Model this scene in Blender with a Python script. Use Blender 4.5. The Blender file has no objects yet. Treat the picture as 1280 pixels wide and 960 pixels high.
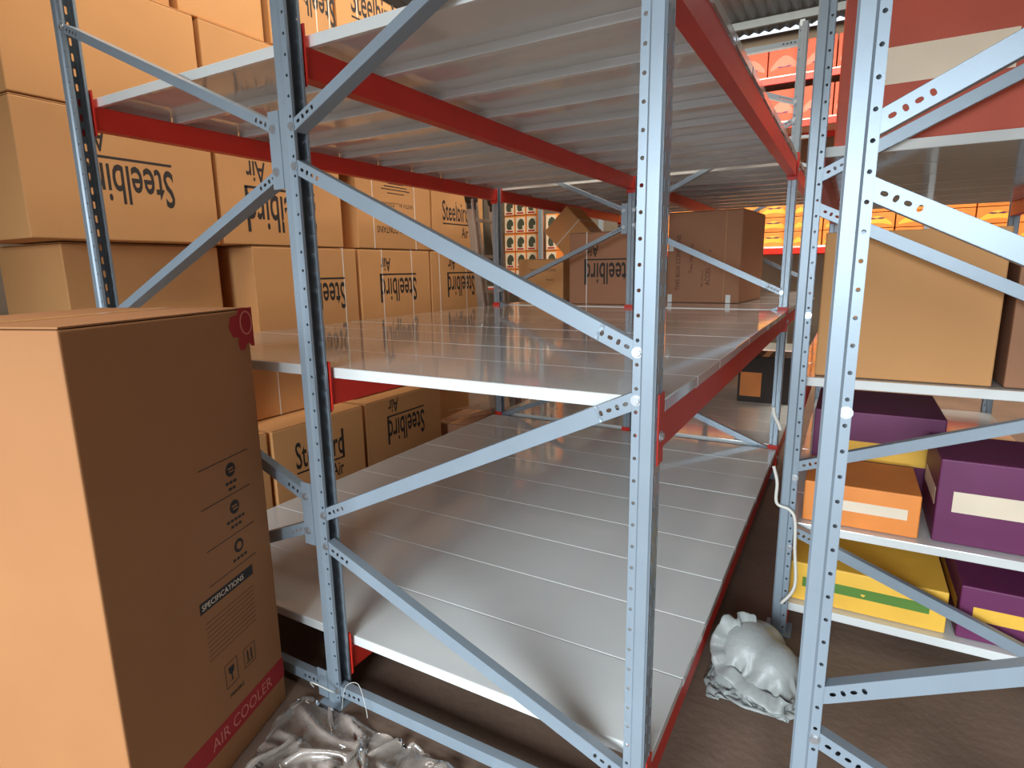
import bpy, bmesh, math, random
import numpy as np
from mathutils import Vector, Matrix, noise
random.seed(7)
C = bpy.context.scene.collection
scene = bpy.context.scene

# ------------------------------------------------------------------ camera
CAM = Vector((1.3737, -1.2264, 1.3716)); YAW, PITCH, ROLL, FPX = -0.5206, 0.1946, -0.0157, 732.0
cam_d = bpy.data.cameras.new('camera'); cam = bpy.data.objects.new('camera', cam_d); C.objects.link(cam)
_f = Vector((math.sin(YAW)*math.cos(PITCH), math.cos(YAW)*math.cos(PITCH), -math.sin(PITCH)))
_r0 = Vector((math.cos(YAW), -math.sin(YAW), 0)); _u0 = _r0.cross(_f)
_r = _r0*math.cos(ROLL) + _u0*math.sin(ROLL); _u = -_r0*math.sin(ROLL) + _u0*math.cos(ROLL)
cam.matrix_world = Matrix(((_r.x, _u.x, -_f.x, CAM.x), (_r.y, _u.y, -_f.y, CAM.y), (_r.z, _u.z, -_f.z, CAM.z), (0, 0, 0, 1)))
cam_d.sensor_width = 36.0; cam_d.sensor_fit = 'HORIZONTAL'; cam_d.lens = FPX/1280*36; cam_d.clip_start = .02
scene.camera = cam

# ------------------------------------------------------------------ light
w = bpy.data.worlds.new('world'); scene.world = w; w.use_nodes = True
bg = w.node_tree.nodes['Background']; bg.inputs[0].default_value = (.78, .89, 1, 1); bg.inputs[1].default_value = 1.2
def area(name, loc, rot, sx, sy, power, col):
    d = bpy.data.lights.new(name, 'AREA'); d.shape = 'RECTANGLE'; d.size = sx; d.size_y = sy; d.energy = power; d.color = col
    o = bpy.data.objects.new(name, d); C.objects.link(o); o.location = loc; o.rotation_euler = rot; return o
# daylight through the wide open shutter behind the viewer, and from roof skylights, given as lamps below opaque sheets
area('shutter_daylight', (1.0, -7.6, 3.1), (math.radians(78), 0, 0), 5.0, 3.0, 1000, (.80, .92, 1))
area('skylight_left', (-.4, 1.5, 4.6), (0, 0, 0), 1.2, 4.5, 128, (1, .92, .79))
area('skylight_back', (0.6, 5.6, 4.6), (math.radians(32), 0, 0), 5.5, .9, 270, (1, .90, .72))
area('fill_right', (2.0, 4.4, 4.6), (0, 0, 0), .8, 2.2, 60, (1, .97, .92))  # added lamp, no skylight here; whitens the top of the far right post
vs = scene.view_settings; vs.view_transform = 'Standard'; vs.look = 'None'; vs.gamma = 1; vs.use_curve_mapping = False
vs.exposure = 0.36

# ------------------------------------------------------------------ materials
def rgb(r, g, b):
    f = lambda c: ((c/255)/12.92 if c/255 <= .04045 else ((c/255+.055)/1.055)**2.4)
    return (f(r), f(g), f(b), 1)
def mat(name, col, rough=.6, metal=0, var=.08, scale=6, bump=0, bscale=60, rnd=0, spec=.5, coat=0, stretch=(1, 1, 1)):
    m = bpy.data.materials.new(name); m.use_nodes = True; nt = m.node_tree; N = nt.nodes; L = nt.links
    b = N['Principled BSDF']; b.inputs['Roughness'].default_value = rough; b.inputs['Metallic'].default_value = metal
    b.inputs['Specular IOR Level'].default_value = spec; b.inputs['Coat Weight'].default_value = coat; b.inputs['Coat Roughness'].default_value = .08
    tc = N.new('ShaderNodeTexCoord'); mp = N.new('ShaderNodeMapping'); mp.inputs['Scale'].default_value = stretch
    L.new(tc.outputs['Object'], mp.inputs[0])
    n = N.new('ShaderNodeTexNoise'); n.inputs['Scale'].default_value = scale; n.inputs['Detail'].default_value = 5
    L.new(mp.outputs[0], n.inputs['Vector'])
    mr = N.new('ShaderNodeMapRange'); mr.inputs[1].default_value = .25; mr.inputs[2].default_value = .75
    mr.inputs[3].default_value = 1-var; mr.inputs[4].default_value = 1+var; L.new(n.outputs[0], mr.inputs[0])
    fac = mr.outputs[0]
    if rnd:
        oi = N.new('ShaderNodeObjectInfo'); m2 = N.new('ShaderNodeMapRange'); m2.inputs[3].default_value = 1-rnd; m2.inputs[4].default_value = 1+rnd
        L.new(oi.outputs['Random'], m2.inputs[0]); mu = N.new('ShaderNodeMath'); mu.operation = 'MULTIPLY'
        L.new(fac, mu.inputs[0]); L.new(m2.outputs[0], mu.inputs[1]); fac = mu.outputs[0]
    hs = N.new('ShaderNodeHueSaturation'); hs.inputs['Color'].default_value = col; L.new(fac, hs.inputs['Value'])
    L.new(hs.outputs[0], b.inputs['Base Color'])
    if bump:
        n2 = N.new('ShaderNodeTexNoise'); n2.inputs['Scale'].default_value = bscale; n2.inputs['Detail'].default_value = 4
        L.new(mp.outputs[0], n2.inputs['Vector'])
        bp = N.new('ShaderNodeBump'); bp.inputs['Strength'].default_value = bump; bp.inputs['Distance'].default_value = .01
        L.new(n2.outputs[0], bp.inputs['Height']); L.new(bp.outputs[0], b.inputs['Normal'])
    return m
M = dict(
    steel=mat('blue_grey_painted_steel', rgb(146, 158, 168), .38, .25, .05, 9, .02, 300),
    panel=mat('white_enamel', rgb(226, 226, 222), .07, 0, .025, 3, .004, 5, spec=.6, coat=.35),
    red=mat('red_painted_steel', rgb(212, 48, 34), .42, 0, .06, 8, .02, 200),
    bolt=mat('zinc_bolt', rgb(190, 192, 194), .35, .8, .05, 40),
    floor=mat('brown_concrete', rgb(122, 98, 82), .75, 0, .22, 2.2, .25, 30),
    card=mat('kraft_cardboard', rgb(205, 148, 92), .78, 0, .05, 3, .05, 25, rnd=.07),
    card_dull=mat('brown_cardboard', rgb(160, 112, 82), .8, 0, .05, 3, .05, 25, rnd=.05),
    card_tan=mat('tan_cooler_cardboard', rgb(170, 114, 68), .75, 0, .05, 3, .04, 25),
    ink=mat('black_print_ink', rgb(44, 36, 32), .7, 0, .1, 30),
    ink_soft=mat('faded_brown_print_ink', rgb(96, 64, 46), .75, 0, .1, 30),
    ink_red=mat('red_print_ink', rgb(178, 32, 34), .65, 0, .06, 20),
    ink_pink=mat('pale_pink_print_ink', rgb(224, 130, 112), .65, 0, .06, 20),
    strap=mat('white_plastic_strap', rgb(228, 222, 210), .4, 0, .05, 20),
    tape=mat('clear_brown_tape', rgb(196, 144, 92), .3, 0, .05, 10),
    alu=mat('brushed_aluminium', rgb(190, 186, 178), .35, .7, .06, 20),
    black=mat('black_plastic', rgb(34, 32, 32), .5, 0, .1, 20),
    orange=mat('orange_carton_print', rgb(236, 140, 62), .55, 0, .12, 5, rnd=.12),
    redbox=mat('red_orange_carton_print', rgb(196, 84, 58), .6, 0, .12, 5, rnd=.1),
    yellow=mat('yellow_carton_print', rgb(246, 190, 70), .55, 0, .1, 6),
    purple=mat('purple_print', rgb(108, 40, 84), .5, 0, .1, 6),
    cream=mat('cream_print', rgb(236, 216, 190), .6, 0, .06, 6),
    green=mat('green_print', rgb(92, 132, 52), .5, 0, .1, 6),
    darkgreen=mat('dark_helmet_print', rgb(74, 78, 62), .6, 0, .15, 20),
    roof=mat('galvanised_roof_sheet', rgb(120, 128, 134), .5, .4, .1, 2),
    wall=mat('grey_plaster_wall', rgb(150, 138, 124), .85, 0, .1, 1.5, .1, 20),
    sack=mat('grey_woven_sack', rgb(158, 160, 156), .42, 0, .1, 12, .22, 60),
    clear_roof=mat('clear_roof_sheet', rgb(235, 240, 240), .4, 0, .03, 2),
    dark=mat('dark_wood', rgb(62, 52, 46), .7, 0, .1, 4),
    paper=mat('white_paper', rgb(225, 225, 220), .7, 0, .05, 10),
)
# clear wrinkled packing film
def film_mat():
    m = bpy.data.materials.new('clear_packing_film'); m.use_nodes = True; nt = m.node_tree; N = nt.nodes; L = nt.links
    out = N['Material Output']; N.remove(N['Principled BSDF'])
    tr = N.new('ShaderNodeBsdfTransparent'); tr.inputs[0].default_value = (.95, .94, .92, 1)
    gl = N.new('ShaderNodeBsdfGlossy'); gl.inputs['Roughness'].default_value = .1; gl.inputs[0].default_value = (1, 1, 1, 1)
    df = N.new('ShaderNodeBsdfDiffuse'); df.inputs[0].default_value = (.60, .50, .43, 1)
    n = N.new('ShaderNodeTexNoise'); n.inputs['Scale'].default_value = 9; n.inputs['Detail'].default_value = 3
    tc = N.new('ShaderNodeTexCoord'); L.new(tc.outputs['Object'], n.inputs['Vector'])
    mr = N.new('ShaderNodeMapRange'); mr.inputs[1].default_value = .35; mr.inputs[2].default_value = .65; mr.inputs[3].default_value = .24; mr.inputs[4].default_value = .52
    L.new(n.outputs[0], mr.inputs[0])
    fr = N.new('ShaderNodeFresnel'); fr.inputs[0].default_value = 1.7
    a = N.new('ShaderNodeMixShader'); L.new(mr.outputs[0], a.inputs[0]); L.new(tr.outputs[0], a.inputs[1]); L.new(df.outputs[0], a.inputs[2])
    b = N.new('ShaderNodeMixShader'); L.new(fr.outputs[0], b.inputs[0]); L.new(a.outputs[0], b.inputs[1]); L.new(gl.outputs[0], b.inputs[2])
    L.new(b.outputs[0], out.inputs[0]); return m
M['film'] = film_mat()

# ------------------------------------------------------------------ helpers
class MB:
    def __init__(s): s.v = []; s.f = []
    def quad(s, *p):
        i = len(s.v); s.v += [tuple(q) for q in p]; s.f.append(tuple(range(i, i+len(p))))
    def box(s, c, d, m=None):
        x, y, z = d[0]/2, d[1]/2, d[2]/2; i = len(s.v); c = Vector(c)
        for a in ((-x, -y, -z), (x, -y, -z), (x, y, -z), (-x, y, -z), (-x, -y, z), (x, -y, z), (x, y, z), (-x, y, z)):
            p = Vector(a); p = (m @ p if m else p) + c; s.v.append(tuple(p))
        s.f += [tuple(i+k for k in q) for q in ((0, 3, 2, 1), (4, 5, 6, 7), (0, 1, 5, 4), (1, 2, 6, 5), (2, 3, 7, 6), (3, 0, 4, 7))]
        return s
    def bar(s, p, q, a, b, up=(0, 0, 1)):
        p, q = Vector(p), Vector(q); d = (q-p); L = d.length; d.normalize(); u = Vector(up); x = d.cross(u)
        if x.length < 1e-5: x = d.cross(Vector((1, 0, 0)))
        x.normalize(); y = x.cross(d); m = Matrix((x, d, y)).transposed()
        return s.box((p+q)/2, (a, L, b), m)
    def cyl(s, p, q, r, n=10, r2=None):
        p, q = Vector(p), Vector(q); d = (q-p).normalized(); x = d.orthogonal().normalized(); y = d.cross(x); i = len(s.v); r2 = r if r2 is None else r2
        for k in range(n):
            a = 2*math.pi*k/n; o = x*math.cos(a)+y*math.sin(a); s.v.append(tuple(p+o*r)); s.v.append(tuple(q+o*r2))
        for k in range(n): a, b = i+2*k, i+2*((k+1) % n); s.f.append((a, b, b+1, a+1))
        s.f.append(tuple(i+2*k for k in range(n))[::-1]); s.f.append(tuple(i+2*k+1 for k in range(n))); return s
    def tube(s, pts, r, n=6):
        pts = [Vector(p) for p in pts]; i = len(s.v); fr = None
        for k, p in enumerate(pts):
            d = (pts[min(k+1, len(pts)-1)]-pts[max(k-1, 0)]).normalized()
            x = d.orthogonal().normalized() if fr is None else (fr-d*fr.dot(d)).normalized(); fr = x; y = d.cross(x)
            for j in range(n):
                a = 2*math.pi*j/n; s.v.append(tuple(p+(x*math.cos(a)+y*math.sin(a))*r))
        for k in range(len(pts)-1):
            for j in range(n):
                a = i+k*n+j; b = i+k*n+(j+1) % n; s.f.append((a, b, b+n, a+n))
        s.f.append(tuple(i+j for j in range(n))[::-1]); s.f.append(tuple(i+(len(pts)-1)*n+j for j in range(n))); return s
    def poly(s, pts, fn, th=.0008):
        """flat shape: 2D outline, lifted by fn(u,v,h), given a thin body"""
        n = len(pts); i = len(s.v)
        s.v += [tuple(fn(u, v, th)) for u, v in pts] + [tuple(fn(u, v, 0)) for u, v in pts]
        s.f.append(tuple(range(i, i+n)))
        for k in range(n): a, b = i+k, i+(k+1) % n; s.f.append((a+n, b+n, b, a))
        return s
    def mesh(s, name, m, smooth=False, bevel=0):
        me = bpy.data.meshes.new(name); me.from_pydata(s.v, [], s.f)
        if bevel:
            bm = bmesh.new(); bm.from_mesh(me); bmesh.ops.bevel(bm, geom=bm.edges[:], offset=bevel, segments=2, affect='EDGES', profile=.6); bm.to_mesh(me); bm.free()
        me.materials.append(m)
        if smooth: me.polygons.foreach_set('use_smooth', [True]*len(me.polygons))
        me.update(); return me
    def build(s, name, m, parent=None, loc=(0, 0, 0), rz=0, smooth=False, bevel=0):
        return put(name, s.mesh(name, m, smooth, bevel), parent, loc, rz)
def put(name, me, parent=None, loc=(0, 0, 0), rz=0):
    o = bpy.data.objects.new(name, me); C.objects.link(o); o.parent = parent; o.location = loc; o.rotation_euler = (0, 0, rz); return o
def tag(o, label=None, cat=None, group=None, kind=None):
    if label: o['label'] = label
    if cat: o['category'] = cat
    if group: o['group'] = group
    if kind: o['kind'] = kind
    return o
def empty(name, loc, label, cat, group=None, rz=0):
    o = bpy.data.objects.new(name, None); C.objects.link(o); o.location = loc; o.rotation_euler = (0, 0, rz); o.empty_display_size = .1
    return tag(o, label, cat, group)
def sheet(o, t):
    m = o.modifiers.new('thickness', 'SOLIDIFY'); m.thickness = t; m.offset = 0; return o
def copy_tree(o, parent=None):
    c = o.copy(); C.objects.link(c); c.parent = parent
    for ch in list(o.children): copy_tree(ch, c)
    return c

# ------------------------------------------------------------------ the building
tag(MB().box((0, 2, -.05), (12.4, 14.4, .1)).build('floor', M['floor']), kind='structure')
tag(MB().box((-5.1, 2, 2.4), (.2, 14.4, 4.8)).build('wall_left', M['wall']), kind='structure')
tag(MB().box((5.1, 2, 2.4), (.2, 14.4, 4.8)).build('wall_right', M['wall']), kind='structure')
tag(MB().box((0, 9.3, 2.4), (10, .2, 4.8)).build('wall_back', M['wall']), kind='structure')
fw = MB(); fw.box((-2.9, -3.2, 2.4), (4.2, .2, 4.8)); fw.box((3.9, -3.2, 2.4), (2.2, .2, 4.8)); fw.box((1.0, -3.2, 3.5), (3.6, .2, 2.6))  # unseen wall; lintel set low to block daylight from the top shelf
tag(fw.build('wall_front', M['wall']), kind='structure')
# corrugated roof in sheets, each a piece of the ceiling; all are opaque
ceil = tag(MB().box((0, 2, 4.98), (10.4, 14.4, .04)).build('ceiling', M['roof']), kind='structure')
rb = MB(); n = 14; wd = 1.0
for k in range(n):
    a, b = k*wd/n, (k+1)*wd/n; h = [0, .035][k % 2]; h2 = [.035, 0][k % 2]
    rb.quad((a, -2.38, h), (b, -2.38, h2), (b, 2.38, h2), (a, 2.38, h))
roof_me = rb.mesh('roof_sheet', M['roof'])
for i in range(10):
    for j in range(3): put('roof_sheet', roof_me, ceil, (-5+i*wd, -2.7+j*4.72, 4.8))
for j in range(6):
    MB().box((0, -4+j*2.5, 4.74), (10, .06, .1)).build('purlin', M['steel'], ceil)

# ------------------------------------------------------------------ rack pieces
H = 2.72; PIT = .05
def perf(mb, fn, z0, z1, t0, t1, rt, rz, tc=None, skip=None):
    """strip from z0 to z1 in cells of PIT, each with a through hole"""
    n = round((z1-z0)/PIT); tc = (t0+t1)/2 if tc is None else tc
    for k in range(n):
        a = z0+k*PIT; b = a+PIT; c = (a+b)/2
        if skip and skip(k): mb.quad(fn(t0, a), fn(t1, a), fn(t1, b), fn(t0, b)); continue
        out = [(t0, a), (tc, a), (t1, a), (t1, c), (t1, b), (tc, b), (t0, b), (t0, c)]
        g = .7071; inn = [(tc-rt*g, c-rz*g), (tc, c-rz), (tc+rt*g, c-rz*g), (tc+rt, c), (tc+rt*g, c+rz*g), (tc, c+rz), (tc-rt*g, c+rz*g), (tc-rt, c)]
        if rz > 2*rt: inn = [(tc-rt, c-rz*.85), (tc, c-rz), (tc+rt, c-rz*.85), (tc+rt, c), (tc+rt, c+rz*.85), (tc, c+rz), (tc-rt, c+rz*.85), (tc-rt, c)]
        i = len(mb.v); mb.v += [tuple(fn(*p)) for p in out+inn]
        for q in range(8): r = (q+1) % 8; mb.f.append((i+q, i+r, i+8+r, i+8+q))
def upright_mesh(h):
    mb = MB(); d, b, st = .048, .03, .005
    for s in (-1, 1):
        yo = s*b; yi = s*(b-st)
        perf(mb, lambda t, z: (t, yi, z), 0, h, .031, d, .0042, .0042)              # bolt-hole flange
        mb.quad((.0262, yo, 0), (.031, yi, 0), (.031, yi, h), (.0262, yo, h))        # step
        mb.quad((.004, yo, 0), (.0262, yo, 0), (.0262, yo, h), (.004, yo, h))        # side
        mb.quad((0, s*(b-.004), 0), (.004, yo, 0), (.004, yo, h), (0, s*(b-.004), h))
        mb.quad((d, yi, 0), (d, s*(b-st-.008), 0), (d, s*(b-st-.008), h), (d, yi, h))   # lip
        perf(mb, lambda t, z: (0, s*t, z), 0, h, .004, b-.004, .0042, .0135)          # slotted web
    mb.quad((0, -.004, 0), (0, .004, 0), (0, .004, h), (0, -.004, h))
    bm = bmesh.new(); me = mb.mesh('upright', M['steel']); bm.from_mesh(me)
    bmesh.ops.remove_doubles(bm, verts=bm.verts, dist=1e-5); bmesh.ops.recalc_face_normals(bm, faces=bm.faces); bm.to_mesh(me); bm.free(); return me
UP = upright_mesh(H)
bolt_mb = MB().cyl((0, 0, 0), (0, -.007, 0), .0085, 6).cyl((0, 0, 0), (0, -.002, 0), .012, 12)
BOLT = bolt_mb.mesh('bolt', M['bolt'])
FOOT = MB().box((.024, 0, .003), (.09, .1, .006)).mesh('foot_plate', M['steel'])
def upright(parent, x, y, flip, bolts=(), me=UP):
    u = sheet(put('upright', me, parent, (x, y, 0), math.pi if flip else 0), .002)
    put('foot_plate', FOOT, u)
    for z in bolts:
        q = put('bolt', BOLT, u, (.0395, .0245 if flip else -.0245, z))
        if flip: q.rotation_euler = (0, 0, math.pi)
    return u
BR = {}
def brace(parent, p, q, y, hw=.036, dp=.026, name='brace'):
    """C-channel between two points of the frame plane, perforated at both ends"""
    p, q = Vector((p[0], 0, p[1])), Vector((q[0], 0, q[1])); L = (q-p).length; key = (round(L, 2), hw)
    if key not in BR:
        L = key[0]; mb = MB(); h = hw/2
        cells = [(.0, .018, 0)] + [(.018+.02*k, .038+.02*k, 1+k % 2) for k in range(4)]
        e = .018+.08
        def strip(fn, w0, w1):
            for side in (0, 1):
                for a, b, k in cells:
                    c = (a+b)/2; t = (w0+w1)/2; fx = (lambda s: s) if not side else (lambda s: L-s)
                    if not k: mb.quad(fn(fx(a), w0), fn(fx(b), w0), fn(fx(b), w1), fn(fx(a), w1)); continue
                    rs, rt = (.0065, .0045) if k == 1 else (.0045, .0065)
                    out = [(a, w0), (c, w0), (b, w0), (b, t), (b, w1), (c, w1), (a, w1), (a, t)]; g = .75
                    inn = [(c-rs*g, t-rt*g), (c, t-rt), (c+rs*g, t-rt*g), (c+rs, t), (c+rs*g, t+rt*g), (c, t+rt), (c-rs*g, t+rt*g), (c-rs, t)]
                    i = len(mb.v); mb.v += [tuple(fn(fx(s), v)) for s, v in out+inn]
                    for j in range(8): r = (j+1) % 8; mb.f.append((i+j, i+r, i+8+r, i+8+j))
            mb.quad(fn(e, w0), fn(L-e, w0), fn(L-e, w1), fn(e, w1))
        strip(lambda s, v: (s, 0, v), -h, h)
        for sg in (-1, 1):
            mb.quad((0, 0, sg*h), (L, 0, sg*h), (L, dp, sg*h), (0, dp, sg*h))
            mb.quad((0, dp, sg*h), (L, dp, sg*h), (L, dp, sg*(h-.006)), (0, dp, sg*(h-.006)))
        me = mb.mesh('brace', M['steel']); bm = bmesh.new(); bm.from_mesh(me); bmesh.ops.remove_doubles(bm, verts=bm.verts, dist=1e-5); bm.to_mesh(me); bm.free(); BR[key] = me
    o = put(name, BR[key], parent); d = (q-p).normalized()
    o.rotation_euler = (0, -math.atan2(d.z, d.x), 0); o.location = (p.x, y, p.z); return sheet(o, .0018)

# shelf panel: inverted tray across the whole depth, rounded edges, folded lips, one end lip each side
XL, XR, PW, PP, LIP = -1.078, 1.047, .3028, .3045, .03
def panel_mesh():
    mb = MB(); w = PW/2; r = .0035; pr = [(-w+.013, -LIP), (-w, -LIP)]
    for k in range(4): a = math.pi/2*k/3; pr.append((-w+r-r*math.cos(a), -r+r*math.sin(a)))
    pr += [(-p[0], p[1]) for p in reversed(pr)]
    for a, b in zip(pr, pr[1:]): mb.quad((XL+.002, a[0], a[1]), (XR-.002, a[0], a[1]), (XR-.002, b[0], b[1]), (XL+.002, b[0], b[1]))
    for x, s in ((XL, 1), (XR, -1)):
        mb.quad((x+s*.002, -w+r, 0), (x, -w+r, -.002), (x, w-r, -.002), (x+s*.002, w-r, 0))
        mb.quad((x, -w+.004, -.002), (x, -w+.004, -.027), (x, w-.004, -.027), (x, w-.004, -.002))
    me = mb.mesh('shelf_panel', M['panel']); bm = bmesh.new(); bm.from_mesh(me); bmesh.ops.remove_doubles(bm, verts=bm.verts, dist=1e-5)
    bmesh.ops.recalc_face_normals(bm, faces=bm.faces); bm.to_mesh(me); bm.free(); return me
PANEL = panel_mesh()
# beam: stepped box section along y
FY = (-.05, 2.80, 5.65); BH = .08
def beam_mesh(L):
    mb = MB(); pr = [(-.022, -BH), (.022, -BH), (.022, -.002), (.020, 0), (-.006, 0), (-.006, -.016), (-.022, -.018)]
    n = len(pr)
    for k in range(n): a, b = pr[k], pr[(k+1) % n]; mb.quad((a[0], 0, a[1]), (a[0], L, a[1]), (b[0], L, b[1]), (b[0], 0, b[1]))
    mb.f.append(tuple(len(mb.v)+k for k in range(n))); mb.v += [(a, 0, b) for a, b in pr]
    mb.f.append(tuple(len(mb.v)+k for k in range(n))); mb.v += [(a, L, b) for a, b in pr]
    return mb.mesh('beam', M['red'], bevel=0)
BEAM = beam_mesh(2.774)
def conn_mesh(sg):
    # sg: +1 the web leg lies on the +x side. Local origin: beam end, beam top
    mb = MB(); z0, z1 = -BH-.022, .052
    mb.poly([(-.028, z0+.012), (-.02, z0), (.02, z0), (.028, z0+.012), (.028, z1), (-.028, z1)], lambda u, v, h: (u, -h, v), .004)
    mb.box((sg*.0295, -.02, (z0+z1)/2), (.004, .04, z1-z0))
    return mb.mesh('connector', M['red'])
CONN = {1: conn_mesh(1), -1: conn_mesh(-1)}
def beam(parent, x, y0, ztop, sg):
    b = put('beam', BEAM, parent, (x, y0+.038, ztop))
    put('connector', CONN[sg], b, (0, -.002, 0))
    c = put('connector', CONN[-sg], b, (0, 2.776, 0)); c.rotation_euler = (0, 0, math.pi)
    for yy in (-.026, 2.776+.024):
        k = put('bolt', BOLT, b, (sg*.0318, yy, -BH/2)); k.rotation_euler = (0, 0, math.pi/2*sg)
    return b

# ------------------------------------------------------------------ main rack (two bays, two frames deep)
rack = empty('storage_rack', (0, 0, 0), 'large blue-grey and red steel rack with empty white shelf panels, filling the middle', 'rack')
XRW, XMW, XLW = 1.048, .012, -1.072
LV = (.203, 1.0905, 1.994)
for fi, y in enumerate(FY):
    upright(rack, XRW, y, True, (1.2, 1.1, .175, 2.2, 2.3))
    upright(rack, XMW, y, False, (1.75, 1.65, .65, .55, .05, 2.6))
    upright(rack, XLW, y, False, (1.2, 1.1, .175, 2.2, 2.3))
    yb = y-.0225; xm, xr, xl = XMW+.0395, XRW-.0395, XLW+.0395
    for a, b in (((xm, 1.75), (xr, 2.2)), ((xm, 1.65), (xr, 1.2)), ((xr, 1.1), (xm, .65)), ((xm, .55), (xr, .175)), ((xm, .05), (xr, .05)), ((xr, 2.3), (xm, 2.66)), ((xm, 2.62), (xr, 2.62))):
        if a[0] > b[0]: a, b = b, a
        brace(rack, a, b, yb, *((.027, .042) if max(a[1], b[1]) > 2 else ()))
    xb = XMW-.022
    for a, b in (((xl, 2.2), (xb, 1.75)), ((xl, 1.2), (xb, 1.64)), ((xl, 1.1), (xb, .69)), ((xl, .19), (xb, .60)), ((xl, .05), (xb, .05))):
        brace(rack, a, b, yb+.0, *((.027, .042) if max(a[1], b[1]) > 1.5 else ()))
    for z in (1.695, .645, .06):                       # brackets that hang the rear half-frame on the middle upright
        hh = .2 if z > .1 else .1
        mb = MB()
        mb.box((-.001, 0, 0), (.002, .056, hh)); mb.box((-.022, -.029, 0), (.042, .002, hh)); mb.box((-.022, .029, 0), (.042, .002, hh))
        br = mb.build('bracket', M['steel'], rack, (XMW-.001, y, z))
        for dz in (.055, -.055):
            if hh > .15: put('bolt', BOLT, br, (-.026, -.03, dz))
for bay in range(2):
    for z in LV:
        for x, sg in ((1.02, 1), (.036, -1), (-1.046, -1)): beam(rack, x, FY[bay], z-LIP-.001, sg)
        y0 = FY[bay]+.052
        for k in range(9):
            sheet(put('shelf_panel', PANEL, rack, (random.uniform(-.0025, .0025), y0+PW/2+PP*k, z+random.uniform(-.0006, .0006))), .0012)

# ------------------------------------------------------------------ lettering
TXT = {}
def text_mesh(s, m, bold=.0):
    k = (s, m.name, bold)
    if k not in TXT:
        cu = bpy.data.curves.new('t', 'FONT'); cu.body = s; cu.size = 1; cu.align_x = 'LEFT'; cu.offset = bold; cu.resolution_u = 3
        o = bpy.data.objects.new('t', cu); C.objects.link(o); bpy.context.view_layer.update()
        me = bpy.data.meshes.new_from_object(o.evaluated_get(bpy.context.evaluated_depsgraph_get())); bpy.data.objects.remove(o); bpy.data.curves.remove(cu)
        xs = [v.co.x for v in me.vertices]; ys = [v.co.y for v in me.vertices]
        x0, x1, y0, y1 = min(xs), max(xs), min(ys), max(ys)
        for v in me.vertices: v.co.x = (v.co.x-(x0+x1)/2)/(x1-x0); v.co.y = (v.co.y-(y0+y1)/2)/(y1-y0); v.co.z = 0
        me.materials.clear(); me.materials.append(m); TXT[k] = me
    return TXT[k]
def face_mat(face, dims, u, v, rot=0, lift=.0015):
    W, D, Hh = dims
    if face == '+x': o, a, b, n = Vector((W/2, 0, 0)), Vector((0, 1, 0)), Vector((0, 0, 1)), Vector((1, 0, 0))
    if face == '-y': o, a, b, n = Vector((0, -D/2, 0)), Vector((1, 0, 0)), Vector((0, 0, 1)), Vector((0, -1, 0))
    if face == '-x': o, a, b, n = Vector((-W/2, 0, 0)), Vector((0, -1, 0)), Vector((0, 0, 1)), Vector((-1, 0, 0))
    p = o+a*u+b*v+n*lift; m = Matrix((a, b, n)).transposed().to_4x4(); m.translation = p
    return m @ Matrix.Rotation(rot, 4, 'Z')
def print_text(parent, dims, face, s, u, v, wd, ht, rot=0, ink='ink', bold=0, name='lettering'):
    o = put(name, text_mesh(s, M[ink], bold), parent); o.matrix_local = face_mat(face, dims, u, v, rot) @ Matrix.Diagonal((wd, ht, 1, 1)); return o
def print_shape(parent, dims, face, polys, u=0, v=0, rot=0, ink='ink', name='printed_mark', lift=.001, th=.0006):
    mb = MB()
    for p in polys: mb.poly(p, lambda a, b, h: (a, b, h), th)
    o = mb.build(name, M[ink], parent); o.matrix_local = face_mat(face, dims, u, v, rot, lift); return o
def rect(x0, y0, x1, y1): return [(x0, y0), (x1, y0), (x1, y1), (x0, y1)]
def ring(cx, cy, rx, ry, t, n=20):
    out = []
    for k in range(n):
        a, b = 2*math.pi*k/n, 2*math.pi*(k+1)/n
        out.append([(cx+(rx-t)*math.cos(a), cy+(ry-t)*math.sin(a)), (cx+rx*math.cos(a), cy+ry*math.sin(a)), (cx+rx*math.cos(b), cy+ry*math.sin(b)), (cx+(rx-t)*math.cos(b), cy+(ry-t)*math.sin(b))])
    return out
def disc(cx, cy, rx, ry, n=20): return [(cx+rx*math.cos(2*math.pi*k/n), cy+ry*math.sin(2*math.pi*k/n)) for k in range(n)]

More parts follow.
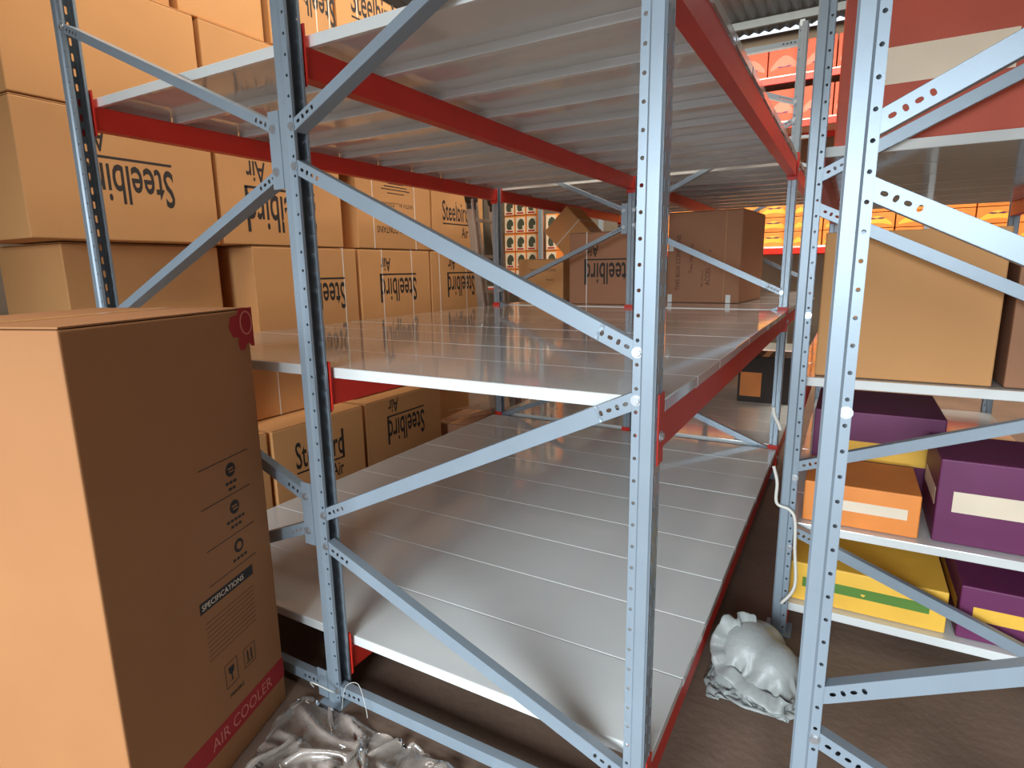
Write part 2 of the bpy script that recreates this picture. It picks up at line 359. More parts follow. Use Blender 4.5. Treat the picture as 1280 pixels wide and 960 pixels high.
# ------------------------------------------------------------------ cartons
BODY = {}
def body_mesh(dims, m, seam='z', bulge=.006):
    k = (tuple(round(d, 3) for d in dims), m.name, seam)
    if k not in BODY:
        W, D, Hh = dims; bm = bmesh.new(); r = .005; hs = (W/2, D/2, (Hh-.006)/2); g = [0, .5, 1.0, 1.5, 2.0]; vd = {}
        rr = random.uniform(0, 50)
        def ticks(h): return [-h, -h+r*.35, -h+r, -h*.5, 0, h*.5, h-r, h-r*.35, h]
        def vert(p):
            q = tuple(round(c, 5) for c in p)
            if q not in vd:
                c = Vector(p); inn = Vector([max(-h+r, min(h-r, x)) for x, h in zip(c, hs)]); dv = c-inn
                f = [max(0, 1-(x/h)**2) for x, h in zip(c, hs)]; nz = noise.noise(c*4+Vector((rr, 0, 0)))
                if dv.length > 1e-6: c = inn+dv.normalized()*r
                for a in range(3):
                    if abs(p[a]) > hs[a]-1e-6 and a < 2: c[a] += math.copysign(-f[(a+1) % 3]*f[(a+2) % 3]*(.0012+.0015*abs(nz)), p[a])
                vd[q] = bm.verts.new(c+Vector((0, 0, hs[2])))
            return vd[q]
        for a in range(3):
            u, v = (a+1) % 3, (a+2) % 3; tu, tv = ticks(hs[u]), ticks(hs[v])
            for sg in (-1, 1):
                for i in range(8):
                    for j in range(8):
                        qs = []
                        for x, y in ((tu[i], tv[j]), (tu[i+1], tv[j]), (tu[i+1], tv[j+1]), (tu[i], tv[j+1])):
                            p = [0, 0, 0]; p[a] = sg*hs[a]; p[u] = x; p[v] = y; qs.append(vert(p))
                        try: bm.faces.new(qs if sg > 0 else qs[::-1])
                        except ValueError: pass
        me = bpy.data.meshes.new('carton_body'); bm.to_mesh(me); bm.free(); me.materials.append(m); BODY[k] = me
    return BODY[k]
def carton(loc, dims, label, rz=0, m='card', group=None, straps=(), strap_axis='x', flaps=True, name='carton', sit=True):
    """loc: centre of the base. straps: offsets of strapping bands"""
    W, D, Hh = dims; e = empty(name, loc, label, 'carton', group, rz)
    put('body', body_mesh(dims, M[m]), e, (0, 0, 0))
    if flaps:
        for s in (-1, 1):
            MB().box((s*W/4, 0, Hh-.0022), (W/2-.004, D-.006, .0036)).build('flap', M[m], e)
        MB().box((0, 0, Hh-.0001), (.05, D-.002, .0008)).build('tape', M['tape'], e)
    for s in straps:
        mb = MB(); t = .0022
        if strap_axis == 'x':      # band runs round in the x-z plane at y = s
            for a, b, c, d in ((W/2+.0005, 0, t, 0), (-W/2-.0005, 0, t, 0)): mb.box((a, s, Hh/2), (t, .007, Hh))
            mb.box((0, s, Hh), (W, .007, t)); mb.box((0, s, .001), (W, .007, t))
        else:
            for a in (-1, 1): mb.box((s, a*(D/2+.0005), Hh/2), (.007, t, Hh))
            mb.box((s, 0, Hh), (.007, D, t)); mb.box((s, 0, .001), (.007, D, t))
        mb.build('strap', M['strap'], e)
    return e
def brand(e, dims, face, u, v, wd=.39, rot=0, ink='ink'):
    """the name over a rule, the short word under its far end"""
    ht = wd*.47; R = Matrix.Rotation(rot, 2); 
    def P(a, b): q = R @ Vector((a, b)); return u+q.x, v+q.y
    a = P(0, 0); print_text(e, dims, face, 'Steelbird', a[0], a[1], wd, ht*.92, rot, ink, .012)
    print_shape(e, dims, face, [rect(-wd/2, -ht*.62, wd/2+.004, -ht*.56), rect(wd/2-.014, -ht*.6, wd/2+.004, ht*.46)], u, v, rot, ink, 'underline')
    a = P(wd*.34, -ht*.95); print_text(e, dims, face, 'Air', a[0], a[1], wd*.26, ht*.5, rot, ink, .012)
def contents_text(e, dims, face, u, v, rot=0, ink='ink', k=1):
    R = Matrix.Rotation(rot, 2)
    def P(a, b): q = R @ Vector((a*k, b*k)); return u+q.x, v+q.y
    for s, a, b, wd, ht in (('THIS BOX CONTAINS', 0, .14, .42, .045), ('TWO HELMETS', -.02, .06, .2, .028), ('WITH ACCESSORIES', 0, -.03, .36, .03)):
        q = P(a, b); print_text(e, dims, face, s, q[0], q[1], wd*k, ht*k, rot, ink, .006)
    print_shape(e, dims, face, [rect(-x*k, y*k, x*k, (y+.006)*k) for x, y in ((.09, -.11), (.15, -.135), (.12, -.155), (.08, -.175))], u, v, rot, ink, 'small_print')
PI = math.pi
# the wall of cartons stacked left of the rack; faces at x = XB
XB = -1.45
rows = {0: (0, .52), 1: (.522, .492), 2: (1.016, .502), 3: (1.52, .54), 4: (2.062, .52), 5: (2.584, .53)}
def wall_carton(row, y0, y1, label, text=None, xb=XB, depth=.62, straps=(), m='card', rz=0, tu=0, tv=None, tw=.39):
    z, h = rows[row]; dims = (depth, y1-y0-.006, h-.004)
    e = carton((xb-depth/2, (y0+y1)/2, z), dims, label, rz, m, 'stacked cartons left of the rack', straps)
    if tv is None: tv = h/2
    if text == 'up': brand(e, dims, '+x', tu, tv+.03, tw)
    if text == 'down': brand(e, dims, '+x', tu, tv-.03, tw, PI)
    if text == 'contents': contents_text(e, dims, '+x', tu, tv, PI)
    return e
# bottom row, seen over the low shelf
wall_carton(0, -.05, .78, 'brown carton in the bottom row, left of the one with upright lettering', None, -1.32)
wall_carton(0, .80, 1.50, 'brown carton with upright black lettering, standing behind the left post at low shelf height', 'up', -1.31, tu=-.02, tv=.30, tw=.37)
wall_carton(0, 1.53, 2.35, 'brown carton with upside-down lettering, bottom row, right of the left post', 'down', -1.32, tu=0, tv=.30, tw=.40)
wall_carton(0, 2.38, 3.16, 'plain brown carton in the bottom row behind the ladder foot', None, -1.6)
# second row, just under the middle shelf
wall_carton(1, .02, .86, 'brown carton in the second row from the floor, nearest to the cooler box', None, XB-.05, straps=(.1,))
wall_carton(1, .88, 1.58, 'brown carton with a white strap in the second row, behind the left post', None, XB-.12, straps=(-.15,))
wall_carton(1, 1.60, 2.44, 'brown carton in the second row right of the left post, above the upside-down lettering', None, XB-.02)
wall_carton(1, 2.46, 3.22, 'brown carton in the second row from the floor, behind the ladder', None, XB-.1)
# third row, standing above the middle shelf
wall_carton(2, .06, .80, 'cardboard carton in shadow above the cooler box, third row', None, XB-.15)
wall_carton(2, .895, 1.675, 'strapped carton with upside-down black lettering behind the left post, third row', 'down', tu=.08, tv=.235, straps=(-.04, .27))
wall_carton(2, 1.70, 2.455, 'strapped carton with upside-down lettering in the middle of the third row', 'down', tu=.01, straps=(-.16, .16))
wall_carton(2, 2.47, 3.225, 'strapped carton with upside-down lettering in the third row beside the ladder', 'down', tu=.03, straps=(-.27, .10))
# fourth row, under the top shelf
wall_carton(3, -.10, .72, 'cardboard carton in the fourth row at the far left edge', 'down')
wall_carton(3, .74, 1.575, 'carton with large upside-down lettering under the left red beam', 'down', tu=-.03, tv=.20, tw=.47)
wall_carton(3, 1.585, 1.70, 'narrow carton set back between two lettered cartons in the fourth row', None, XB-.16, m='card_dull')
wall_carton(3, 1.705, 2.495, 'carton with upside-down contents print and two white straps, fourth row', 'contents', straps=(-.24, .2))
wall_carton(3, 2.51, 3.24, 'carton with upright lettering behind the top of the ladder', 'up', tu=-.05, tv=.28, tw=.36)
# rows above the top shelf
wall_carton(4, -.1, .70, 'carton in the fifth row at the far left edge', None)
wall_carton(4, .72, 1.52, 'carton in the fifth row level with the top shelf', None)
wall_carton(4, 1.54, 2.36, 'carton in the fifth row right of the left post', None)
wall_carton(4, 2.38, 3.2, 'carton in the fifth row above the ladder', None)
wall_carton(5, -.05, .62, 'topmost carton at the far left edge', None, XB-.04)
wall_carton(5, .64, 1.12, 'topmost plain carton with an open flap, left of the left post', None, XB-.02)
wall_carton(5, 1.14, 1.62, 'topmost carton with upside-down lettering and white straps, right of the left post', 'down', tu=.07, tv=.33, straps=(.10, .2), tw=.36)
wall_carton(5, 1.64, 2.4, 'topmost carton with upright lettering, cut by the top edge of the photo', 'up', tu=-.05, tv=.42, tw=.40, straps=(-.2,))

# cartons standing on the middle shelf of the far bay
ZM = LV[1]+.0032
d = (.55, .74, .68); th = -.08
e = carton((.42, 3.79, ZM), d, 'large brown carton with sideways print standing on the middle shelf, far bay', th, 'card_dull', None, (), flaps=True)
for s, u, v, wd, ht in (('THIS BOX CONTAINS', -.19, .30, .42, .034), ('Two Helmets', -.09, .33, .22, .026), ('ACCESSORIES', .04, .26, .26, .036), ('Manufactured by', 0.0, .2, .16, .018)):
    print_text(e, d, '-y', s, u, v, wd, ht, PI/2, 'ink_soft', .008)
for u, v in ((-.245, .42), (-.245, .03), (.2, .03)): print_shape(e, d, '-y', [rect(-.02, -.03, .015, .03)], u, v, 0, 'paper', 'tape_scrap')
print_shape(e, d, '-y', [rect(-.0015, -.33, .0015, .33)], .16, .34, 0, 'tape', 'crease')
d = (.60, .5, .54)
e = carton((-.245, 3.30, ZM), d, 'carton with upside-down lettering on the middle shelf, left of the far middle post', 0, 'card_dull', None, (-.155,), 'y')
brand(e, d, '-y', .02, .23, .38, PI)
d = (.43, .4, .355)
e = carton((-.955, 3.56, ZM), d, 'small carton with faint print on the middle shelf, right of the ladder', 0, 'card')
print_text(e, d, '-y', 'THIS BOX CONTAINS', .02, .26, .25, .025, 0, 'ink_soft', .006); print_text(e, d, '-y', 'Two Helmets', .04, .18, .17, .02, 0, 'ink_soft', .006)
e = carton((-.62, 3.99, ZM), (.7, .4, .165), 'low carton hidden behind the small carton, holding up the tilted one', 0, 'card')
d = (.6, .34, .32)
e = carton((-.94, 3.99, 1.487), d, 'tilted carton with two diagonal straps leaning behind the far cartons', 0, 'card', None, (-.12, .14), 'y')
e.rotation_euler = (0, .8, 0)

# ------------------------------------------------------------------ tall cooler carton at the left
th = .326; d = (.5, .58, 1.275); tx = Vector((-math.sin(th), math.cos(th), 0)); nx = Vector((math.cos(th), math.sin(th), 0))
cor = Vector((-.114, -.163, 0))+tx*.028; ctr = cor-nx*d[0]/2-tx*d[1]/2
e = carton(ctr, d, 'tall tan air cooler carton with red band and icons, standing left of the rack', th, 'card_tan', None, (), name='cooler_carton')
U = lambda s: d[1]/2-.028+s     # s: metres from the far edge as measured
print_shape(e, d, '+x', [[(-.06, 0), (-.05, .03), (-.02, .035), (-.012, .052), (.045, .052), (.045, -.06), (.03, -.058), (.022, -.048), (.01, -.05), (.0, -.066), (-.018, -.066), (-.025, -.05), (-.022, -.03), (-.045, -.025)]], U(.0), 1.222, 0, 'ink_red', 'red_emblem')
print_shape(e, d, '+x', ring(0, 0, .027, .034, .004), U(.014), 1.232, 0, 'ink_pink', 'emblem_ring', .0022)
for zz, t, wd in ((.838, (1, 1), .05), (.729, (1, 1), .075), (.613, (1, 0), .06)):
    o = print_shape(e, d, '+x', [disc(0, 0, .02, .02)], U(-.118), zz, 0, 'ink', 'icon')
    print_shape(e, d, '+x', [rect(-.012, .002, .01, .006), rect(-.008, -.007, .013, -.003)] if zz > .7 else [disc(0, 0, .011, .011)], U(-.118), zz, 0, 'card_tan', 'icon_mark', .0022)
    for j, s in enumerate(t):
        hw = wd*(1 if j == 0 else .6)/2
        if s: print_shape(e, d, '+x', [rect(a_, -.004, min(a_+.012, hw), .004) for a_ in np.arange(-hw, hw-.004, .016)], U(-.118), zz-.036-.018*j, 0, 'ink', 'caption')
for s, zz in ((-.039, .873), (-.045, .768), (-.042, .652), (-.05, .556)):
    print_shape(e, d, '+x', [rect(-.2, -.0012, 0, .0012)], U(s), zz, 0, 'ink', 'rule')
print_shape(e, d, '+x', [rect(-.22, -.0155, 0, .0155)], U(-.072), .515, 0, 'ink', 'black_bar')
print_text(e, d, '+x', 'SPECIFICATIONS', U(-.20), .515, .17, .016, 0, 'cream', .01).location.x += .001
print_shape(e, d, '+x', [rect(-.2, -.001-.0135*k, 0, .001-.0135*k) for k in range(9)], U(-.078), .465, 0, 'ink_soft', 'table_rules')
def frame(w_, h_, t): return [rect(-w_, -h_, w_, -h_+t), rect(-w_, h_-t, w_, h_), rect(-w_, -h_, -w_+t, h_), rect(w_-t, -h_, w_, h_)]
print_shape(e, d, '+x', frame(.026, .03, .0015)+[rect(-.011, -.014, -.005, .018), rect(.005, -.014, .011, .018), rect(-.016, -.02, .016, -.017)], U(-.125), .27, 0, 'ink', 'this_way_up_mark')
print_shape(e, d, '+x', frame(.026, .036, .0015)+[[(-.012, .02), (-.01, .003), (-.002, -.003), (-.002, -.02), (-.009, -.022), (.009, -.022), (.002, -.02), (.002, -.003), (.01, .003), (.012, .02)]], U(-.205), .27, 0, 'ink', 'fragile_mark')
print_text(e, d, '+x', 'FRAGILE', U(-.19), .205, .06, .012, 0, 'ink', .01)
print_shape(e, d, '+x', [rect(-.54, -.034, .026, .034)], U(0), .12, 0, 'ink_red', 'red_band')
print_text(e, d, '+x', 'AIR COOLER', U(-.175), .12, .27, .036, 0, 'ink_pink', 0).location.x += .001

# ------------------------------------------------------------------ ladder
ld = empty('ladder', (-1.24, 2.98, 0), 'folding aluminium ladder with black hinge caps leaning by the stacked cartons', 'ladder')
off = Vector((.02, .30, 0))
for k, o in enumerate((Vector((0, 0, 0)), off)):
    top, bot = Vector((0, -.27, 1.90))+o, Vector((0, .06, .0))+o
    MB().bar(top, bot, .026, .062, (1, 0, 0)).build('rail', M['alu'], ld, bevel=.003)
    t2, b2 = top+Vector((.0, .068, -.02)), bot+Vector((0, .10, 0))
    MB().bar(t2, b2, .024, .05, (1, 0, 0)).build('rail', M['alu'], ld, bevel=.003)
    hg = MB(); hg.cyl(top+Vector((-.022, .03, .02)), top+Vector((.024, .03, .02)), .062, 18); hg.box(top+Vector((.002, .035, -.04)), (.034, .095, .06))
    hg.build('hinge_cap', M['black'], ld)
    for zz in (1.73, 1.55, 1.30, 1.12, .9):
        q = top.lerp(bot, 1-zz/1.9); MB().cyl(q+Vector((.013, 0, 0)), q+Vector((.02, 0, 0)), .013, 10).build('rivet', M['black'], ld)
for zz in (.35, .63, .91, 1.19, 1.47, 1.75):
    f_ = 1-zz/1.90; p = Vector((0, -.27, 1.90)).lerp(Vector((0, .06, 0)), f_); MB().bar(p, p+off, .034, .026).build('rung', M['alu'], ld, bevel=.003)
hp = Vector((0, -.27, 1.90))+off
MB().tube([hp+Vector((0, .03+.075*math.sin(a), .03+.06*math.cos(a)-.02*a)) for a in [k*.28 for k in range(-2, 9)]], .006).build('hinge_hoop', M['strap'], ld)

# ------------------------------------------------------------------ far shelving with boxed helmets
def far_rack(x0, x1, y, depth, ups, shelves, label, hh=4.2):
    r = empty('far_rack', (x0, y, 0), label, 'rack')
    for x in ups:
        for yy in (0, depth): MB().box((x-x0, yy, hh/2), (.06, .06, hh)).build('upright', M['steel'], r)
        MB().bar((x-x0, 0, .3), (x-x0, depth, 1.2), .02, .04).build('brace', M['steel'], r)
    for z in shelves:
        s = MB().box(((x1-x0)/2, depth/2, z-.012), (x1-x0, depth+.02, .024)).build('shelf_board', M['panel'], r)
        for yy in (-.035, depth+.035): MB().box(((x1-x0)/2, yy, z-.065), (x1-x0-.07, .04, .08)).build('beam', M['red'], r)
    return r
fr = far_rack(-4.6, -1.85, 7.2, .9, (-4.55, -2.90, -1.9), (.2, 1.085, 2.75), 'far rack at the back left holding rows of small helmet boxes')
hb = (.19, .26, .278); HB = body_mesh(hb, M['orange'])
hp1 = MB().poly(rect(-.085, -.12, .085, .12), lambda a, b, h: (a, -h, b)).mesh('front_print', M['cream'])
def helm():
    pts = [(-.06, -.06), (-.065, .0), (-.05, .05), (-.01, .085), (.035, .07), (.06, .02), (.055, -.02), (.02, -.03), (.03, -.075), (-.03, -.085)]
    return MB().poly(pts, lambda a, b, h: (a, -h, b)).mesh('helmet_picture', M['darkgreen'])
hp2 = helm(); hp3 = MB().poly(rect(-.06, -.012, .06, .012), lambda a, b, h: (a, -h, b)).mesh('red_stripe', M['ink_red'])
def helmet_box(x, y, z, col, row, side):
    nm = ('bottom', 'second', 'third', 'fourth', 'top')[row]; cn = ('left', 'middle', 'right')[col]
    o = empty('helmet_box', (x, y, z), (f'helmet box on the far rack, {nm} row, {cn} of three left of the post' if side else f'helmet box on the far rack, {nm} row, right of the post'), 'carton', 'helmet boxes on the far rack')
    put('body', HB, o); put('front_print', hp1, o, (.0, -.1312, .132)); put('helmet_picture', hp2, o, (.012, -.1325, .142)); put('red_stripe', hp3, o, (0, -.1325, .035))
for row in range(5):
    for col in range(3): helmet_box(-3.50+col*.2+(.004 if row % 2 else 0), 7.40, 1.0865+row*.2795, col, row, True)
    if row < 4: helmet_box(-2.75, 7.40, 1.0865+row*.2795, 0, row, False)

# ------------------------------------------------------------------ far right: orange cartons on the back rack
br = far_rack(-1.6, 3.9, 8.0, .85, (-1.55, .55, 2.15, 3.85), (.15, 1.62, 3.28, 3.86), 'far rack along the back wall carrying rows of orange cartons', 4.5)
oc = (.40, .5, .20); OB = body_mesh(oc, M['orange']); OR = body_mesh((.40, .5, .42), M['redbox'])
def arc_print(m, s):
    pts = [(-.17+.34*k/10, -.05*s+.09*s*math.sin(PI*k/10)) for k in range(11)]
    pts += [(.17-.34*k/10, -.08*s+.03*s*math.sin(PI*k/10)) for k in range(11)]
    return MB().poly(pts, lambda a, b, h: (a, -h, b)).mesh('printed_arc', m)
AP = [arc_print(M['yellow'], 1), arc_print(M['ink_pink'], 1.5)]; AL = MB().poly([(-.1, 0), (-.06, .012), (0, .002), (.05, .014), (.1, .004), (.06, -.01), (0, -.006), (-.05, -.012)], lambda a, b, h: (a, -h, b)).mesh('printed_name', M['purple'])
RW = ('bottom', 'middle', 'top'); ORD = 'first second third fourth fifth sixth seventh eighth ninth tenth eleventh twelfth'.split()
cnt = 0
for row in range(3):
    for k in range(12):
        x = -1.3+k*.415
        if abs(x-.55) < .0: continue
        o = empty('orange_carton', (x, 8.30, 1.621+row*.2015), f'bright orange carton on the back rack, {RW[row]} row, {ORD[k]} from the left', 'carton', 'orange cartons on the back rack')
        put('body', OB, o); put('printed_arc', AP[0], o, (0, -.2515, .11)); put('printed_name', AL, o, (.02*(k % 3-1), -.2525, .12))
for z, nm in ((3.281, 'upper'), (3.861, 'highest')):
    for k in range(12):
        x = -1.3+k*.415
        o = empty('red_carton', (x, 8.30, z), f'faded red-orange carton on the {nm} back shelf under the roof, {ORD[k]} from the left', 'carton', 'red-orange cartons under the roof')
        put('body', OR, o); put('printed_arc', AP[1], o, (0, -.2515, .2)); put('printed_name', AL, o, (0, -.2525, .12))

# ------------------------------------------------------------------ neighbouring rack at the right and its goods
NX, NY = 1.218, 1.03
nr = empty('neighbour_rack', (NX, NY, 0), 'blue-grey rack right of the narrow aisle, loaded with coloured cartons', 'rack')
NL = (.10, .43, .98, 1.75)
for y in (0, 2.4):
    upright(nr, 0, y, False, (.62, .35, 1.2)); upright(nr, 1.0, y, True, (.9,))
    for a, b in (((.0395, .42), (.96, .06)), ((.0395, .66), (.96, 1.0)), ((.0395, 1.55), (.96, 1.1)), ((.0395, 1.65), (.96, 2.1))): brace(nr, a, b, y-.0225)
for z in NL:
    for x, sg in ((.028, -1), (.972, 1)):
        b = MB().box((x, 1.2, z-.075), (.044, 2.335, .08)).build('beam', M['red'], nr)
    for k in range(7):
        MB().box((.5, .20+k*.333, z-.018), (.985, .328, .032)).build('shelf_panel', M['panel'], nr, bevel=.003)
def goods(x, y, z, dims, m, label, pr=None):
    e = empty('product_carton', (x, y, z), label, 'carton', None); put('body', body_mesh(dims, M[m]), e)
    if pr: print_shape(e, dims, '-y', [rect(-dims[0]*.4, -dims[2]*.12, dims[0]*.4, dims[2]*.12)], 0, dims[2]*.5, 0, pr, 'printed_band'); print_shape(e, dims, '-x', [rect(-dims[1]*.4, -dims[2]*.1, dims[1]*.4, dims[2]*.1)], 0, dims[2]*.5, 0, pr, 'printed_band')
    return e
goods(NX+.29, NY+.32, .101, (.5, .5, .16), 'yellow', 'yellow and green pack on the lowest shelf of the right rack', 'green')
goods(NX+.76, NY+.32, .101, (.38, .5, .2), 'purple', 'purple pack on the lowest shelf of the right rack, away from the aisle', 'yellow')
goods(NX+.29, NY+.95, .101, (.5, .6, .2), 'purple', 'purple carton behind the yellow pack on the right rack')
goods(NX+.25, NY+.24, .431, (.36, .34, .16), 'orange', 'orange carton at the aisle corner of the right rack', 'cream')
goods(NX+.69, NY+.26, .431, (.44, .36, .30), 'purple', 'purple carton beside the orange one on the right rack', 'cream')
goods(NX+.30, NY+.75, .431, (.46, .5, .34), 'purple', 'purple carton behind the orange one on the right rack', 'yellow')
goods(NX+.32, NY+.32, .981, (.5, .5, .5), 'card', 'kraft carton on the upper shelf of the right rack beside the aisle')
goods(NX+.78, NY+.32, .981, (.36, .5, .42), 'card_dull', 'brown carton on the upper shelf of the right rack, away from the aisle')
goods(NX+.30, NY+.95, .981, (.5, .6, .42), 'card', 'kraft carton further back on the upper shelf of the right rack')
goods(NX+.32, NY+.32, 1.751, (.5, .5, .45), 'redbox', 'red-orange carton on the highest shelf of the right rack', 'cream')
goods(NX+.77, NY+.34, 1.751, (.36, .5, .4), 'card', 'kraft carton on the highest shelf of the right rack')
# loose end frame close to the viewer at the right edge
lf = empty('end_frame', (1.347, .02, 0), 'pale blue-grey steel end frame standing free at the right edge, nearest the viewer', 'frame')
upright(lf, 0, 0, False, (.4, 1.1)); upright(lf, .95, 0, True, (.6, 1.3))
for a, b in (((.0395, .4), (.91, .06)), ((.0395, .5), (.91, .95)), ((.0395, 1.5), (.91, 1.05)), ((.0395, 1.6), (.91, 2.05))): brace(lf, a, b, -.0225)

# dark carton on the low shelf of the far bay
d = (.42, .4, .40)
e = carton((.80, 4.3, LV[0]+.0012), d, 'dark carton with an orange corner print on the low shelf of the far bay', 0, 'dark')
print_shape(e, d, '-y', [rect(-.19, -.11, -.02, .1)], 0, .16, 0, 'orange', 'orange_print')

# ------------------------------------------------------------------ soft things on the floor
def soft(name, verts, faces, m, label, cat):
    me = bpy.data.meshes.new(name); me.from_pydata(verts, [], faces); me.materials.append(m); me.polygons.foreach_set('use_smooth', [True]*len(me.polygons))
    return tag(put(name, me), label, cat)
def cloth(P, nx, ny, w_, h_, collide, steps=160, iters=8, bend=.4, g=9.8, damp=.97, dt=.012):
    """settle a sheet of nx x ny points (true size w_ x h_) from its bunched start; returns the points"""
    P = P.reshape(ny, nx, 3).astype(float).copy(); Q = P.copy(); dx, dy = w_/(nx-1), h_/(ny-1); dd = math.hypot(dx, dy)
    def sol(a, b, L, k):
        d = P[b]-P[a]; l = np.sqrt((d*d).sum(-1, keepdims=True))+1e-9; c = d*(k*.5*(l-L)/l); P[a] += c; P[b] -= c
    S = slice
    jobs = []
    for o in (0, 1):
        m = (nx-o)//2*2; jobs.append(((S(None), S(o, o+m, 2)), (S(None), S(o+1, o+m, 2)), dx, 1.))
        m = (ny-o)//2*2; jobs.append(((S(o, o+m, 2), S(None)), (S(o+1, o+m, 2), S(None)), dy, 1.))
    for o in (0, 1):
        m = (ny-o)//2*2
        jobs.append(((S(o, o+m, 2), S(0, nx-1)), (S(o+1, o+m, 2), S(1, nx)), dd, .6)); jobs.append(((S(o, o+m, 2), S(1, nx)), (S(o+1, o+m, 2), S(0, nx-1)), dd, .6))
    if bend:
        for o in range(4):
            n = (nx-o)//4*4
            if n: jobs.append(((S(None), S(o, o+n, 4)), (S(None), S(o+2, o+n, 4)), 2*dx, bend))
            n = (ny-o)//4*4
            if n: jobs.append(((S(o, o+n, 4), S(None)), (S(o+2, o+n, 4), S(None)), 2*dy, bend))
    for st in range(steps):
        V = (P-Q)*damp; V = np.clip(V, -.01, .01); Q = P.copy(); P = P+V; P[..., 2] -= g*dt*dt
        for it in range(iters):
            for j in jobs: sol(*j)
        collide(P)
        low = P[..., 2] < .006; Q[low] = Q[low]*.3+P[low]*.7       # friction on the floor
    return P.reshape(-1, 3)
def grid_faces(nx, ny): return [(j*nx+i, j*nx+i+1, (j+1)*nx+i+1, (j+1)*nx+i) for j in range(ny-1) for i in range(nx-1)]
rng = np.random.RandomState(4)
# crumpled clear film in front of the left post
nx_, ny_ = 100, 70; P0 = np.zeros((ny_, nx_, 3))
for j in range(ny_):
    for i in range(nx_):
        u, v = i/(nx_-1), j/(ny_-1); y = -.66+v*.55; xs = -.07+.36*max(0, -.18-y)
        x = xs+(.86-xs)*u; p = Vector((x*6, y*6, 2.2))
        P0[j, i] = (x, y, .05+.05*noise.noise(p)+.03*noise.noise(p*3)+.035*math.exp(-((u-.15)/.2)**2-((v-.85)/.25)**2))
P0 += rng.normal(0, .002, P0.shape)
def col_film(P):
    P[..., 2] = np.maximum(P[..., 2], .003); P[..., 1] = np.minimum(P[..., 1], -.104)
    lim = -.072+.36*np.maximum(0, -.17-P[..., 1]); P[..., 0] = np.maximum(P[..., 0], lim)
V = cloth(P0, nx_, ny_, 1.18, .86, col_film, steps=70, iters=7, bend=.12, g=4)
fo = soft('packing_film', [tuple(p) for p in V], grid_faces(nx_, ny_), M['film'], 'crumpled clear plastic packing film on the floor below the left post', 'plastic film')

# folded woven sack slumped in the aisle: one sheet bunched over its own folded bulk
nx_, ny_ = 84, 80; P0 = np.zeros((ny_, nx_, 3)); cx, cy = 1.205, .69
lumps = [((1.175, .71, .085), .098), ((1.255, .67, .075), .082), ((1.20, .76, .07), .09), ((1.13, .63, .04), .045), ((1.21, .60, .03), .045), ((1.29, .60, .03), .04)]
for j in range(ny_):
    for i in range(nx_):
        u, v = i/(nx_-1)-.5, j/(ny_-1)-.5; p = Vector((u*3, v*3, .7))
        P0[j, i] = (cx+u*.33+.03*noise.noise(p*2), cy+v*.34+.03*noise.noise(p*2+Vector((4, 0, 0))), .20+.04*noise.noise(p*2.2)+.035*noise.noise(p*4)+.015*noise.noise(p*8)-.35*(u*u+v*v))
P0 += rng.normal(0, .002, P0.shape)
def col_sack(P):
    for c, r in lumps:
        d = P-np.array(c); l = np.sqrt((d*d).sum(-1, keepdims=True)); m = (l < r)[..., 0]
        P[m] = (np.array(c)+d/np.maximum(l, 1e-6)*r)[m]
    P[..., 2] = np.maximum(P[..., 2], .004); P[..., 0] = np.clip(P[..., 0], 1.056, 1.345)
    P[..., 1] = np.clip(P[..., 1], .52, .88)
V = cloth(P0, nx_, ny_, .66, .64, col_sack, steps=48, iters=9, bend=.2, g=6)
so = soft('woven_sack', [tuple(p) for p in V], grid_faces(nx_, ny_), M['sack'], 'crumpled grey woven plastic sack lying in the narrow aisle on the floor', 'sack')
sheet(so, .003); sb_ = so.modifiers.new('smooth', 'SUBSURF'); sb_.levels = 1; sb_.render_levels = 1
# the rolled mouth of the sack is a part of it
def roll_mesh(ctrl, rx, ry, N=70, n=18):
    P = [Vector(p) for p in ctrl]; pts = []; mb = MB()
    for i in range(N):
        f_ = i/(N-1)*(len(P)-1); k = min(int(f_), len(P)-2); t = f_-k
        p0, p1, p2, p3 = P[max(k-1, 0)], P[k], P[k+1], P[min(k+2, len(P)-1)]
        pts.append(.5*(2*p1+(p2-p0)*t+(2*p0-5*p1+4*p2-p3)*t*t+(-p0+3*p1-3*p2+p3)*t**3))
    for k, p in enumerate(pts):
        d = (pts[min(k+1, N-1)]-pts[max(k-1, 0)]).normalized(); x = Vector((.75, .55, .35)); x = (x-d*x.dot(d)).normalized(); y = d.cross(x)
        tp = .35+.65*min(1, min(k, N-1-k)/(N*.1))
        for j in range(n):
            a = 2*PI*j/n; o = x*math.cos(a)*rx+y*math.sin(a)*ry; q = p+o*tp; q = p+o*tp*(1+.3*noise.noise(Vector((k*.35, j*.3, 0)))+.25*noise.noise(q*26))+y*(.012*noise.noise(Vector((k*.22, 7, 0)))); q.z = max(q.z, .003); q.x = max(q.x, 1.054); mb.v.append(tuple(q))
        if k:
            for j in range(n): a = (k-1)*n+j; b = (k-1)*n+(j+1) % n; mb.f.append((a, b, b+n, a+n))
    mb.f.append(tuple(range(n))[::-1]); mb.f.append(tuple((N-1)*n+j for j in range(n)))
    return mb
roll_mesh([(1.19, .74, .188), (1.14, .715, .187), (1.095, .672, .155), (1.088, .635, .11), (1.11, .60, .075), (1.165, .57, .056), (1.235, .548, .045), (1.29, .54, .04), (1.325, .57, .05)], .026, .005).build('rolled_hem', M['sack'], so, smooth=True)

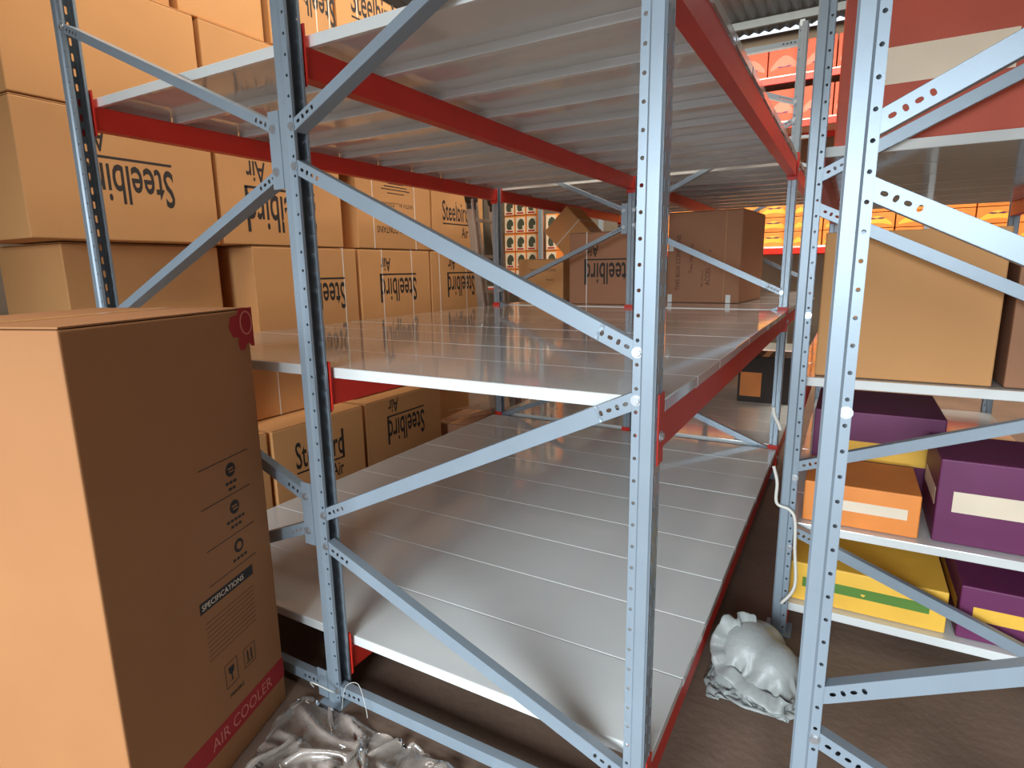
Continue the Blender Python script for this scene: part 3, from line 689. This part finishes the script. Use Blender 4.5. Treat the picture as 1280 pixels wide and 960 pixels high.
# white plastic ties on the neighbouring post, wires at the foot of the left post
def cord(name, pts, r, m, label, cat):
    P = [Vector(p) for p in pts]; out = []
    for k in range(len(P)-1):
        p0, p1, p2, p3 = P[max(k-1, 0)], P[k], P[k+1], P[min(k+2, len(P)-1)]
        for j in range(6):
            t = j/6; out.append(.5*((2*p1)+(p2-p0)*t+(2*p0-5*p1+4*p2-p3)*t*t+(3*p1-p0-p2*1+p3-2*p1+0*p1 if False else (-p0+3*p1-3*p2+p3))*t**3))
    out.append(P[-1]); return tag(MB().tube(out, r).build(name, M[m], smooth=True), label, cat)
cord('plastic_tie', [(NX-.03, NY-.05, .66), (NX-.015, NY-.045, .60), (NX-.012, NY-.04, .52), (NX+.03, NY-.045, .505), (NX+.052, NY-.045, .47), (NX+.06, NY-.05, .36), (NX+.07, NY-.06, .22), (NX+.03, NY-.06, .14)], .006, 'strap', 'white plastic tie knotted round the post right of the aisle', 'tie')
cord('plastic_strip', [(NX-.045, NY-.045, .875), (NX-.04, NY-.05, .85), (NX-.022, NY-.045, .81), (NX-.018, NY-.04, .795)], .007, 'strap', 'short white plastic strip hanging on the right rack post near middle shelf height', 'strip')
cord('wire_loop', [(.06, -.10, .065), (.02, -.13, .10), (-.02, -.12, .085), (-.03, -.1, .05)], .0022, 'strap', 'thin white wire loop at the foot of the left post, outside', 'wire')
cord('thin_wire', [(.09, -.10, .012), (.11, -.095, .10), (.16, -.09, .125), (.19, -.095, .06), (.2, -.1, .03)], .0008, 'strap', 'thin pale wire curling below the red bracket of the low shelf', 'wire')

# scraps lying between the stacked cartons and the low shelf
e = carton((-1.33, 2.72, 0), (.3, .5, .16), 'low flattened carton on the floor behind the low shelf, under wood scraps', .1, 'card_dull')
for k, (x, y, z, a, t, l) in enumerate(((-1.28, 2.62, .172, .5, .12, .34), (-1.25, 2.78, .175, 1.1, .1, .3), (-1.34, 2.70, .20, .15, .25, .3))):
    o = MB().box((0, 0, 0), (l, .022, .008)).build('wood_offcut', M['card_dull'], loc=(x, y, z+l/2*math.sin(t)), bevel=.002); o.rotation_euler = (0, -t, a)
    tag(o, ('thin wood strip lying nearest on the scraps behind the low shelf', 'thin wood strip lying farthest back on the scraps behind the low shelf', 'thin wood strip lying on top of the scraps behind the low shelf')[k], 'wood', 'wood offcuts behind the low shelf')
